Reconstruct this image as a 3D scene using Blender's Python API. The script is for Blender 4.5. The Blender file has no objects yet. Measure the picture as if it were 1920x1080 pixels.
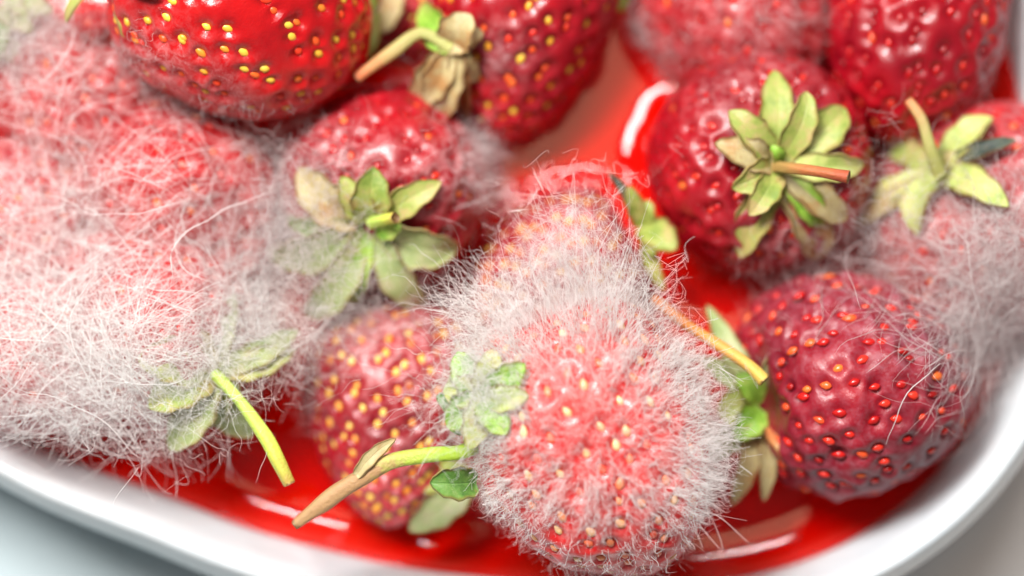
import bpy, math, random
import numpy as np
from mathutils import Vector, Matrix
from mathutils.bvhtree import BVHTree

rng = np.random.default_rng(7)
random.seed(7)
sc = bpy.context.scene
sc.unit_settings.system = 'METRIC'
sc.unit_settings.scale_length = 0.01          # one unit is one centimetre
C = sc.collection

# ------------------------------------------------------------------ camera
TILT = math.radians(5.0)
DIST = 28.0
LENS = 85.0
FOCUS_Z = 2.6
cam_d = bpy.data.cameras.new('camera')
cam_d.lens = LENS
cam_d.sensor_width = 36.0
cam_d.clip_start = 0.5
cam_d.clip_end = 1000
cam = bpy.data.objects.new('camera', cam_d)
C.objects.link(cam)
CAMP = Vector((0, -math.sin(TILT), math.cos(TILT))) * DIST + Vector((0, 0, FOCUS_Z))
cam.location = CAMP
cam.rotation_euler = (TILT, 0, 0)
cam_d.dof.use_dof = True
cam_d.dof.focus_distance = DIST - 0.10
cam_d.dof.aperture_fstop = 0.050
cam_d.dof.aperture_blades = 0
sc.camera = cam

# ------------------------------------------------------------------ light
world = bpy.data.worlds.new('World')
sc.world = world
world.use_nodes = True
bg = world.node_tree.nodes['Background']
bg.inputs[0].default_value = (1.0, 0.98, 0.97, 1)
bg.inputs[1].default_value = 0.17

def area(name, loc, target, sx, sy, power, col):
    l = bpy.data.lights.new(name, 'AREA')
    l.shape = 'RECTANGLE'
    l.size = sx; l.size_y = sy
    l.energy = power
    l.color = col
    o = bpy.data.objects.new(name, l)
    C.objects.link(o)
    o.location = loc
    d = Vector(target) - Vector(loc)
    o.rotation_euler = d.to_track_quat('-Z', 'Y').to_euler()
    return o
area('window_light', (-15, 18, 44), (0, 0, 0), 18, 11, 48000, (1.0, 0.985, 0.96))
area('juice_glint_light', (3, 22, 42), (0, 0, 0), 12, 3, 8500, (1.0, 0.99, 0.98))  # added strip lamp, placed to draw glints on the juice by the near wall
area('juice_reflection_light', (2.2, 10.5, 52), (2.2, 4, 0), 12, 14, 2400, (1.0, 0.64, 0.40))  # added overhead panel, tinted orange so its reflection warms the juice gap
sc.view_settings.view_transform = 'Standard'
sc.view_settings.look = 'None'
sc.view_settings.exposure = 0.0
sc.view_settings.gamma = 1.0
sc.cycles.use_denoising = True
sc.cycles.max_bounces = 10
sc.cycles.diffuse_bounces = 8
sc.cycles.transparent_max_bounces = 24

# ------------------------------------------------------------------ helpers
F = 36.0 / LENS / 1920.0
RC = Matrix.Rotation(TILT, 3, 'X')
def ray(px, py):
    return (RC @ Vector(((px - 960) * F, -(py - 540) * F, -1))).normalized()
def P(px, py, z):                       # the place at height z seen there in the photograph
    d = ray(px, py)
    t = (z - CAMP.z) / d.z
    return CAMP + d * t
def PX(z):                              # size of a photograph pixel at height z
    return (CAMP.z - z) * F

def setp(o, label=None, cat=None, group=None, kind=None):
    if label: o['label'] = label
    if cat: o['category'] = cat
    if group: o['group'] = group
    if kind: o['kind'] = kind
    return o

def mesh_np(name, V, Fc, mat=None, smooth=True):
    """V (n,3) array, Fc list of (k,3|4) arrays"""
    me = bpy.data.meshes.new(name)
    V = np.asarray(V, dtype=np.float32)
    if not isinstance(Fc, (list, tuple)): Fc = [Fc]
    Fc = [np.asarray(f, dtype=np.int32) for f in Fc if len(f)]
    loops = np.concatenate([f.ravel() for f in Fc])
    tot = np.concatenate([np.full(len(f), f.shape[1], dtype=np.int32) for f in Fc])
    start = np.concatenate([[0], np.cumsum(tot)[:-1]]).astype(np.int32)
    me.vertices.add(len(V)); me.vertices.foreach_set('co', V.ravel())
    me.loops.add(len(loops)); me.loops.foreach_set('vertex_index', loops)
    me.polygons.add(len(tot)); me.polygons.foreach_set('loop_start', start)
    try: me.polygons.foreach_set('loop_total', tot)
    except Exception: pass
    me.update(calc_edges=True)
    if smooth: me.polygons.foreach_set('use_smooth', np.ones(len(tot), dtype=bool))
    if mat: me.materials.append(mat)
    me.validate()
    return me

def link(name, me, parent=None):
    o = bpy.data.objects.new(name, me)
    C.objects.link(o)
    if parent: o.parent = parent
    return o

def grid_faces(nu, nv, close_v=True):
    i = np.arange(nu - 1)[:, None]; j = np.arange(nv if close_v else nv - 1)[None, :]
    a = i * nv + j; b = i * nv + (j + 1) % nv
    c = (i + 1) * nv + (j + 1) % nv; d = (i + 1) * nv + j
    return np.stack([a, d, c, b], -1).reshape(-1, 4)

def strands(PT, RAD):
    """PT (N,K,3), RAD (N,K): three-sided tubes"""
    N, K, _ = PT.shape
    T = np.gradient(PT, axis=1)
    T /= np.linalg.norm(T, axis=2, keepdims=True) + 1e-9
    ref = rng.normal(size=(N, 1, 3)); 
    U = np.cross(T, ref); U /= np.linalg.norm(U, axis=2, keepdims=True) + 1e-9
    W = np.cross(T, U)
    ang = np.array([0, 2.0944, 4.18879])
    V = PT[:, :, None, :] + RAD[:, :, None, None] * (U[:, :, None, :] * np.cos(ang)[None, None, :, None] + W[:, :, None, :] * np.sin(ang)[None, None, :, None])
    base = (np.arange(N) * K * 3)[:, None, None]
    k = (np.arange(K - 1) * 3)[None, :, None]
    j = np.arange(3)[None, None, :]; j2 = (j + 1) % 3
    a = base + k + j; b = base + k + j2; c = base + k + 3 + j2; d = base + k + 3 + j
    Fq = np.stack([a, b, c, d], -1).reshape(-1, 4)
    return V.reshape(-1, 3), Fq

OCTV = np.array([[1,0,0],[-1,0,0],[0,1,0],[0,-1,0],[0,0,1],[0,0,-1]], float)
OCTF = np.array([[0,2,4],[2,1,4],[1,3,4],[3,0,4],[2,0,5],[1,2,5],[3,1,5],[0,3,5]])
def beads(pts, rad):
    V = pts[:, None, :] + OCTV[None] * np.asarray(rad)[:, None, None]
    Fq = (np.arange(len(pts)) * 6)[:, None, None] + OCTF[None]
    return V.reshape(-1, 3), Fq.reshape(-1, 3)

def sinfield(seed, freq, n=7):
    r = np.random.default_rng(seed)
    k = r.normal(size=(n, 3)); k /= np.linalg.norm(k, axis=1, keepdims=True)
    k *= freq * r.uniform(0.6, 1.6, (n, 1)); ph = r.uniform(0, 6.28, n)
    def f(X): return np.sin(X @ k.T + ph).sum(-1) / math.sqrt(n)
    return f

# ------------------------------------------------------------------ materials
def nmat(name):
    m = bpy.data.materials.new(name); m.use_nodes = True
    nt = m.node_tree
    return m, nt, nt.nodes, nt.links, nt.nodes['Principled BSDF']
def noise(N, L, scale, detail=4, rough=0.6, coord='Object', dist=0.0):
    tc = N.new('ShaderNodeTexCoord'); n = N.new('ShaderNodeTexNoise')
    n.inputs['Scale'].default_value = scale; n.inputs['Detail'].default_value = detail
    n.inputs['Roughness'].default_value = rough; n.inputs['Distortion'].default_value = dist
    L.new(tc.outputs[coord], n.inputs['Vector']); return n
def ramp(N, L, src, stops, interp='LINEAR'):
    r = N.new('ShaderNodeValToRGB'); r.color_ramp.interpolation = interp
    e = r.color_ramp.elements
    while len(e) < len(stops): e.new(0.5)
    for i, (p, c) in enumerate(stops):
        e[i].position = p; e[i].color = (c[0], c[1], c[2], 1)
    L.new(src, r.inputs[0]); return r
def math_(N, L, op, a, b=None, clamp=False):
    m = N.new('ShaderNodeMath'); m.operation = op; m.use_clamp = clamp
    for i, v in enumerate((a, b)):
        if v is None: continue
        if isinstance(v, (int, float)): m.inputs[i].default_value = v
        else: L.new(v, m.inputs[i])
    return m.outputs[0]
def mix(N, L, fac, a, b):
    m = N.new('ShaderNodeMix'); m.data_type = 'RGBA'
    if isinstance(fac, (int, float)): m.inputs[0].default_value = fac
    else: L.new(fac, m.inputs[0])
    for i, v in ((6, a), (7, b)):
        if isinstance(v, tuple): m.inputs[i].default_value = (v[0], v[1], v[2], 1)
        else: L.new(v, m.inputs[i])
    return m.outputs[2]

def bm_out(N, L):
    n = noise(N, L, 5.0, 3, 0.5); b = N.new('ShaderNodeBump'); b.inputs['Strength'].default_value = 0.5; b.inputs['Distance'].default_value = 0.05
    L.new(n.outputs[0], b.inputs['Height']); return b.outputs[0]
def flesh_mat(name, dark, light, pale, rough=0.24, frost=(0.72, 0.50, 0.50), coat=0.4):
    m, nt, N, L, B = nmat(name)
    n1 = noise(N, L, 1.1, 3); n2 = noise(N, L, 6.0, 5, 0.7); n3 = noise(N, L, 38.0, 3, 0.6)
    c = ramp(N, L, n1.outputs[0], [(0.3, dark), (0.6, light), (0.82, pale)])
    c2 = mix(N, L, math_(N, L, 'MULTIPLY', n2.outputs[0], 0.5), c.outputs[0], dark)
    at = N.new('ShaderNodeAttribute'); at.attribute_name = 'frost'
    nf = noise(N, L, 9.0, 6, 0.75, dist=0.6)
    nfr = ramp(N, L, nf.outputs[0], [(0.42, (0.0,) * 3), (0.68, (1,) * 3)])
    ff = math_(N, L, 'MULTIPLY', at.outputs['Fac'], nfr.outputs[0], True)
    col = mix(N, L, ff, c2, frost)
    L.new(col, B.inputs['Base Color'])
    B.inputs['Subsurface Weight'].default_value = 0.18
    B.inputs['Subsurface Radius'].default_value = (0.30, 0.05, 0.03)
    B.inputs['Subsurface Scale'].default_value = 1.0
    r0 = math_(N, L, 'MULTIPLY_ADD', n2.outputs[0], 0.22); r0.node.inputs[2].default_value = rough - 0.1
    r1 = math_(N, L, 'MULTIPLY', ff, 0.5)
    L.new(math_(N, L, 'ADD', r0, r1, True), B.inputs['Roughness'])
    B.inputs['Specular IOR Level'].default_value = 0.5
    cw = math_(N, L, 'MULTIPLY', math_(N, L, 'SUBTRACT', 1.0, ff, True), coat)
    L.new(cw, B.inputs['Coat Weight']); B.inputs['Coat Roughness'].default_value = 0.10
    L.new(bm_out(N, L), B.inputs['Coat Normal'])
    bm = N.new('ShaderNodeBump'); bm.inputs['Strength'].default_value = 0.35; bm.inputs['Distance'].default_value = 0.02
    L.new(math_(N, L, 'ADD', n3.outputs[0], math_(N, L, 'MULTIPLY', n2.outputs[0], 2.0)), bm.inputs['Height'])
    L.new(bm.outputs[0], B.inputs['Normal'])
    return m
M_BRIGHT = flesh_mat('red_flesh', (0.34, 0.002, 0.005), (0.55, 0.005, 0.006), (0.68, 0.018, 0.012), 0.2)
M_DARK = flesh_mat('dark_red_flesh', (0.20, 0.001, 0.008), (0.38, 0.003, 0.010), (0.52, 0.010, 0.014), 0.30, coat=0.22)
M_FROST = flesh_mat('frosted_flesh', (0.30, 0.003, 0.012), (0.48, 0.009, 0.015), (0.62, 0.04, 0.035), 0.36, (0.74, 0.50, 0.49))
M_SOFT = flesh_mat('soft_pink_flesh', (0.46, 0.004, 0.008), (0.66, 0.012, 0.014), (0.76, 0.05, 0.035), 0.32, (0.88, 0.50, 0.46))
M_PLUM = flesh_mat('wrinkled_plum_flesh', (0.15, 0.003, 0.014), (0.32, 0.005, 0.016), (0.46, 0.018, 0.022), 0.40, (0.46, 0.25, 0.31), 0.12)
M_VEIL = flesh_mat('veiled_red_flesh', (0.28, 0.002, 0.008), (0.52, 0.006, 0.010), (0.64, 0.020, 0.018), 0.34, (0.78, 0.46, 0.44), 0.25)

def seed_mat(name, stops, rough=0.35):
    m, nt, N, L, B = nmat(name)
    oi = N.new('ShaderNodeObjectInfo')
    c = ramp(N, L, oi.outputs['Random'], stops)
    L.new(c.outputs[0], B.inputs['Base Color'])
    B.inputs['Roughness'].default_value = rough
    B.inputs['Subsurface Weight'].default_value = 0.2
    B.inputs['Subsurface Radius'].default_value = (0.05, 0.03, 0.01)
    return m
S_MIX = seed_mat('mixed_seed', [(0, (0.72, 0.02, 0.012)), (0.45, (0.80, 0.12, 0.02)), (0.6, (0.80, 0.36, 0.03)), (1, (0.82, 0.56, 0.07))])
S_YEL = seed_mat('yellow_seed', [(0, (0.45, 0.10, 0.02)), (0.18, (0.78, 0.26, 0.03)), (0.5, (0.80, 0.42, 0.05)), (1, (0.85, 0.60, 0.14))])
S_RED = seed_mat('red_seed', [(0, (0.30, 0.008, 0.008)), (0.25, (0.60, 0.012, 0.01)), (0.7, (0.74, 0.04, 0.02)), (1, (0.80, 0.18, 0.03))], 0.22)
S_DARK = seed_mat('dark_red_seed', [(0, (0.22, 0.004, 0.008)), (0.5, (0.46, 0.008, 0.01)), (0.85, (0.62, 0.03, 0.015)), (1, (0.74, 0.16, 0.03))], 0.24)
S_PALE = seed_mat('pale_seed', [(0, (0.72, 0.06, 0.04)), (0.45, (0.80, 0.28, 0.12)), (1, (0.86, 0.62, 0.32))])

def sepal_mat(name, a, b, c, rough=0.5):
    m, nt, N, L, B = nmat(name)
    n1 = noise(N, L, 3.2, 5, 0.7); n2 = noise(N, L, 14, 4, 0.7)
    col = ramp(N, L, n1.outputs[0], [(0.36, a), (0.5, b), (0.64, c)])
    uv = N.new('ShaderNodeUVMap'); sep = N.new('ShaderNodeSeparateXYZ'); L.new(uv.outputs[0], sep.inputs[0])
    av = math_(N, L, 'ABSOLUTE', math_(N, L, 'SUBTRACT', sep.outputs[1], 0.5))
    mid = ramp(N, L, av, [(0.0, (1,) * 3), (0.05, (0,) * 3)])
    # side veins: oblique waves
    vv = math_(N, L, 'ADD', math_(N, L, 'MULTIPLY', sep.outputs[0], 46.0), math_(N, L, 'MULTIPLY', av, -34.0))
    vs = math_(N, L, 'SINE', vv)
    vr = ramp(N, L, vs, [(0.86, (0,) * 3), (1.0, (0.22,) * 3)])
    vein = math_(N, L, 'MAXIMUM', mid.outputs[0], vr.outputs[0])
    lighter = tuple(min(0.9, x * 1.35 + 0.05) for x in b)
    c2 = mix(N, L, math_(N, L, 'MULTIPLY', vein, 0.35), col.outputs[0], lighter)
    spots = ramp(N, L, n2.outputs[0], [(0.60, (0,) * 3), (0.72, (0.7,) * 3)])
    edge = ramp(N, L, av, [(0.40, (0,) * 3), (0.5, (0.6,) * 3)])
    c3 = mix(N, L, math_(N, L, 'MAXIMUM', spots.outputs[0], edge.outputs[0]), c2, (0.30, 0.16, 0.06))
    L.new(c3, B.inputs['Base Color'])
    B.inputs['Roughness'].default_value = rough
    B.inputs['Subsurface Weight'].default_value = 0.25
    B.inputs['Subsurface Radius'].default_value = (0.08, 0.1, 0.03)
    bm = N.new('ShaderNodeBump'); bm.inputs['Strength'].default_value = 0.5; bm.inputs['Distance'].default_value = 0.02
    L.new(math_(N, L, 'ADD', vein, n2.outputs[0]), bm.inputs['Height']); L.new(bm.outputs[0], B.inputs['Normal'])
    return m
G = {'green': sepal_mat('green_sepal', (0.13, 0.30, 0.02), (0.26, 0.46, 0.05), (0.42, 0.52, 0.12)),
     'olive': sepal_mat('olive_sepal', (0.18, 0.26, 0.04), (0.32, 0.37, 0.08), (0.44, 0.34, 0.13)),
     'pale': sepal_mat('pale_sepal', (0.32, 0.42, 0.09), (0.48, 0.53, 0.16), (0.54, 0.44, 0.20)),
     'tan': sepal_mat('withered_sepal', (0.40, 0.22, 0.08), (0.42, 0.34, 0.16), (0.50, 0.42, 0.22)),
     'grey': sepal_mat('mouldy_sepal', (0.24, 0.32, 0.11), (0.36, 0.42, 0.18), (0.44, 0.42, 0.24)),
     'deep': sepal_mat('deep_green_sepal', (0.05, 0.13, 0.02), (0.11, 0.24, 0.04), (0.20, 0.30, 0.08)),
     'rust': sepal_mat('rusty_sepal', (0.42, 0.10, 0.03), (0.50, 0.20, 0.06), (0.46, 0.32, 0.14)),
     'black': sepal_mat('blackened_sepal', (0.02, 0.03, 0.025), (0.05, 0.07, 0.05), (0.12, 0.12, 0.07))}

def stem_mat(name, fresh, mid, dry, lo, hi):
    m, nt, N, L, B = nmat(name)
    uv = N.new('ShaderNodeUVMap'); sep = N.new('ShaderNodeSeparateXYZ'); L.new(uv.outputs[0], sep.inputs[0])
    n1 = noise(N, L, 7, 5, 0.7); n2 = noise(N, L, 26, 4, 0.7)
    f = math_(N, L, 'ADD', sep.outputs[0], math_(N, L, 'MULTIPLY', math_(N, L, 'SUBTRACT', n1.outputs[0], 0.5), 0.5))
    c = ramp(N, L, f, [(lo, fresh), ((lo + hi) / 2, mid), (hi, dry)])
    sp = ramp(N, L, n2.outputs[0], [(0.62, (0,) * 3), (0.75, (1,) * 3)])
    c2 = mix(N, L, math_(N, L, 'MULTIPLY', sp.outputs[0], math_(N, L, 'MULTIPLY', sep.outputs[0], 0.8)), c.outputs[0], (0.09, 0.05, 0.02))
    tip = ramp(N, L, math_(N, L, 'ADD', sep.outputs[0], math_(N, L, 'MULTIPLY', math_(N, L, 'SUBTRACT', n2.outputs[0], 0.5), 0.12)), [(0.965, (0,) * 3), (0.995, (1,) * 3)])
    c2 = mix(N, L, tip.outputs[0], c2, (0.16, 0.08, 0.03))
    L.new(c2, B.inputs['Base Color'])
    B.inputs['Roughness'].default_value = 0.45
    B.inputs['Subsurface Weight'].default_value = 0.15
    B.inputs['Subsurface Radius'].default_value = (0.08, 0.1, 0.03)
    bm = N.new('ShaderNodeBump'); bm.inputs['Strength'].default_value = 0.6; bm.inputs['Distance'].default_value = 0.03
    L.new(n2.outputs[0], bm.inputs['Height']); L.new(bm.outputs[0], B.inputs['Normal'])
    return m
ST_DRY = stem_mat('drying_green_stem', (0.42, 0.62, 0.05), (0.44, 0.48, 0.09), (0.45, 0.26, 0.12), 0.3, 0.58)
ST_GREEN = stem_mat('yellow_green_stem', (0.50, 0.66, 0.12), (0.58, 0.66, 0.08), (0.50, 0.34, 0.08), 0.3, 1.0)
ST_BROWN = stem_mat('brown_stem', (0.42, 0.26, 0.08), (0.48, 0.15, 0.05), (0.42, 0.09, 0.04), 0.2, 0.9)
ST_ORANGE = stem_mat('orange_stem', (0.62, 0.20, 0.05), (0.72, 0.38, 0.09), (0.66, 0.48, 0.10), 0.2, 0.95)
ST_OLIVE = stem_mat('olive_stem', (0.40, 0.40, 0.12), (0.44, 0.34, 0.12), (0.60, 0.16, 0.06), 0.3, 1.0)

def mould_mat(name, col, tr=0.45):
    m, nt, N, L, B = nmat(name)
    N.remove(B)
    out = N['Material Output']
    d = N.new('ShaderNodeBsdfDiffuse'); d.inputs[0].default_value = (*col, 1)
    t = N.new('ShaderNodeBsdfTranslucent'); t.inputs[0].default_value = (*col, 1)
    g = N.new('ShaderNodeBsdfGlossy'); g.inputs['Roughness'].default_value = 0.35
    g.inputs[0].default_value = (0.9, 0.9, 0.9, 1)
    mx = N.new('ShaderNodeMixShader'); mx.inputs[0].default_value = tr
    L.new(d.outputs[0], mx.inputs[1]); L.new(t.outputs[0], mx.inputs[2])
    m2 = N.new('ShaderNodeMixShader'); m2.inputs[0].default_value = 0.06
    L.new(mx.outputs[0], m2.inputs[1]); L.new(g.outputs[0], m2.inputs[2])
    t2 = N.new('ShaderNodeBsdfTransparent'); m3 = N.new('ShaderNodeMixShader'); m3.inputs[0].default_value = 0.30
    L.new(m2.outputs[0], m3.inputs[1]); L.new(t2.outputs[0], m3.inputs[2])
    L.new(m3.outputs[0], out.inputs[0])
    return m
MO_WHITE = mould_mat('white_mould', (0.99, 0.98, 0.965))
MO_GREY = mould_mat('grey_mould', (0.86, 0.80, 0.79))

# ------------------------------------------------------------------ container
juice_px = [(0, 772), (330, 920), (620, 1022), (900, 1070), (1150, 1088), (1400, 1078), (1560, 1030), (1700, 940),
            (1800, 830), (1875, 690), (1915, 520), (1922, 360), (1902, 200), (1872, 60)]
pts = [P(x, y, 0.0).xy for x, y in juice_px]
far = [(5.35, 5.2), (4.2, 7.4), (1.8, 8.8), (-1.5, 9.3), (-5.0, 8.6), (-8.2, 6.6), (-9.7, 3.6), (-9.4, 0.8), (-8.0, -0.6)]
pts += [Vector(p) for p in far]
CEN = Vector((-1.6, 2.2))
NT = 256
th = np.array([math.atan2(p.y - CEN.y, p.x - CEN.x) for p in pts])
rr = np.array([(p - CEN).length for p in pts])
o_ = np.argsort(th); th = th[o_]; rr = rr[o_]
tg = np.linspace(-math.pi, math.pi, NT, endpoint=False)
R0 = np.interp(tg, np.concatenate([th - 2 * math.pi, th, th + 2 * math.pi]), np.tile(rr, 3))
ker = np.exp(-0.5 * (np.arange(-9, 10) / 3.6) ** 2); ker /= ker.sum()
R0 = np.convolve(np.concatenate([R0[-9:], R0, R0[:9]]), ker, 'valid')
def ring(off, z, wob=0.0):
    r = R0 + off
    return np.stack([CEN.x + r * np.cos(tg), CEN.y + r * np.sin(tg), np.full(NT, z) + wob], -1)

m, nt, N, L, B = nmat('white_plastic')
n1 = noise(N, L, 0.5, 3)
c = ramp(N, L, n1.outputs[0], [(0.3, (0.56, 0.61, 0.64)), (0.7, (0.65, 0.67, 0.68))])
L.new(c.outputs[0], B.inputs['Base Color'])
B.inputs['Roughness'].default_value = 0.28
B.inputs['Subsurface Weight'].default_value = 0.5
B.inputs['Subsurface Radius'].default_value = (0.5, 0.42, 0.4)
nb = noise(N, L, 3.0, 4); bm = N.new('ShaderNodeBump'); bm.inputs['Strength'].default_value = 0.25; bm.inputs['Distance'].default_value = 0.05
L.new(nb.outputs[0], bm.inputs['Height']); L.new(bm.outputs[0], B.inputs['Normal'])
PLASTIC = m
BOT = -1.35
RIM = 1.3
wob = 0.012 * np.sin(tg * 17) + 0.01 * np.sin(tg * 41 + 1)
bowl = bpy.data.objects.new('plastic_tub', None); C.objects.link(bowl)
bowl.location = (CEN.x, CEN.y, BOT - 0.15)
setp(bowl, 'white translucent plastic tub holding red juice and all the strawberries', 'tub')
def sub(V, o): return np.asarray(V) - np.array(o.location)
def loft(rings, cap0=None, capn=None):
    V = np.concatenate(rings); Fc = [grid_faces(len(rings), NT)]
    tri = []
    if cap0 is not None:
        V = np.concatenate([V, [cap0]]); k = len(V) - 1
        j = np.arange(NT); tri.append(np.stack([np.full(NT, k), j, (j + 1) % NT], -1))
    if capn is not None:
        V = np.concatenate([V, [capn]]); k = len(V) - 1; b = (len(rings) - 1) * NT
        j = np.arange(NT); tri.append(np.stack([np.full(NT, k), b + (j + 1) % NT, b + j], -1))
    return V, Fc + tri
# outer bottom -> outer wall -> up under the rim -> inner wall -> inner bottom
prof = [(-1.0, BOT - 0.14), (-0.55, BOT - 0.10), (-0.2, BOT + 0.15), (0.02, BOT + 0.6), (0.22, 0.3), (0.50, RIM - 0.16),
        (0.50, RIM - 0.09)]
inner = [(0.38, RIM - 0.09), (0.33, RIM - 0.14), (0.24, RIM - 0.6), (0.10, 0.5), (0.0, 0.0), (-0.08, -0.45), (-0.16, -0.85), (-0.35, -1.15), (-0.7, BOT), (-1.2, BOT - 0.03)]
V, Fc = loft([ring(a, z) for a, z in prof + [(0.46, RIM - 0.06)] + inner], (CEN.x, CEN.y, BOT - 0.14), (CEN.x, CEN.y, BOT - 0.03))
link('wall', mesh_np('tub_wall', sub(V, bowl), Fc, PLASTIC), bowl)
# rim: flat rolled lip with an inner bead
rimp = [(0.385, RIM - 0.075), (0.36, RIM - 0.02), (0.38, RIM + 0.035), (0.44, RIM + 0.06), (0.50, RIM + 0.035), (0.54, RIM - 0.01), (0.55, RIM - 0.04),
        (0.63, RIM - 0.16), (0.69, RIM - 0.40), (0.72, RIM - 0.70), (0.69, RIM - 0.70), (0.66, RIM - 0.42), (0.60, RIM - 0.22), (0.53, RIM - 0.10)]
V, Fc = loft([ring(a, z, wob * 0.6) for a, z in rimp + [rimp[0]]])
link('rim', mesh_np('tub_rim', sub(V, bowl), Fc, PLASTIC), bowl)

# ------------------------------------------------------------------ table top
m, nt, N, L, B = nmat('table_top')
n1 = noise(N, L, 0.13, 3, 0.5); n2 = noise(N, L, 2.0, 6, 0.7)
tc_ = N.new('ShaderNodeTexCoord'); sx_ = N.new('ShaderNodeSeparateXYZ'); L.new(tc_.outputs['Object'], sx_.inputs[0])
gx = math_(N, L, 'MULTIPLY_ADD', sx_.outputs[0], 0.07); gx.node.inputs[2].default_value = 0.42  # bluish left; right side painted brighter to offset the tub's shade
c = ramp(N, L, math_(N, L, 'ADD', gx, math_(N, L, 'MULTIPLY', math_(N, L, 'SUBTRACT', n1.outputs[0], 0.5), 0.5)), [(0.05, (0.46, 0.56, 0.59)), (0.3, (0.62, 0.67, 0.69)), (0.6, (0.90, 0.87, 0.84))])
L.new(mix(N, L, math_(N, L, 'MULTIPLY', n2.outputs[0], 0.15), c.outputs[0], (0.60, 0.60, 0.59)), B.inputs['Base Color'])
B.inputs['Roughness'].default_value = 0.5
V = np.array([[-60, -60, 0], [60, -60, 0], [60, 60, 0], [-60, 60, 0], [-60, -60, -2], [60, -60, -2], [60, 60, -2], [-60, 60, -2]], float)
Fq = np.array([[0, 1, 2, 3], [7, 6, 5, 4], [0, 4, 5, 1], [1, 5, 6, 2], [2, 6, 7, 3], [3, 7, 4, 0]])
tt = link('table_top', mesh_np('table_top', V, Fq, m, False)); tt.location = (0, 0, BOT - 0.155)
setp(tt, kind='structure')

# ------------------------------------------------------------------ strawberries
def seed_mesh(mat):
    prof = [(-0.66, 0.62), (-0.1, 1.0), (0.5, 0.68)]
    V = [(0, -1.0, 0)]
    for y, r in prof:
        for k in range(8):
            a = k * math.pi / 4
            V.append((r * math.cos(a), y, r * math.sin(a)))
    V.append((0, 1.18, 0))
    V = np.array(V) * np.array([0.050, 0.070, 0.036])
    T = []; Q = []
    for k in range(8):
        k2 = (k + 1) % 8
        T.append((0, 1 + k, 1 + k2)); T.append((25, 17 + k2, 17 + k))
        for r in range(2): Q.append((1 + r * 8 + k, 9 + r * 8 + k, 9 + r * 8 + k2, 1 + r * 8 + k2))
    return mesh_np('seed', V, [np.array(Q), np.array(T)], mat)
SEEDM = {m.name: seed_mesh(m) for m in (S_MIX, S_YEL, S_RED, S_PALE, S_DARK)}

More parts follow.
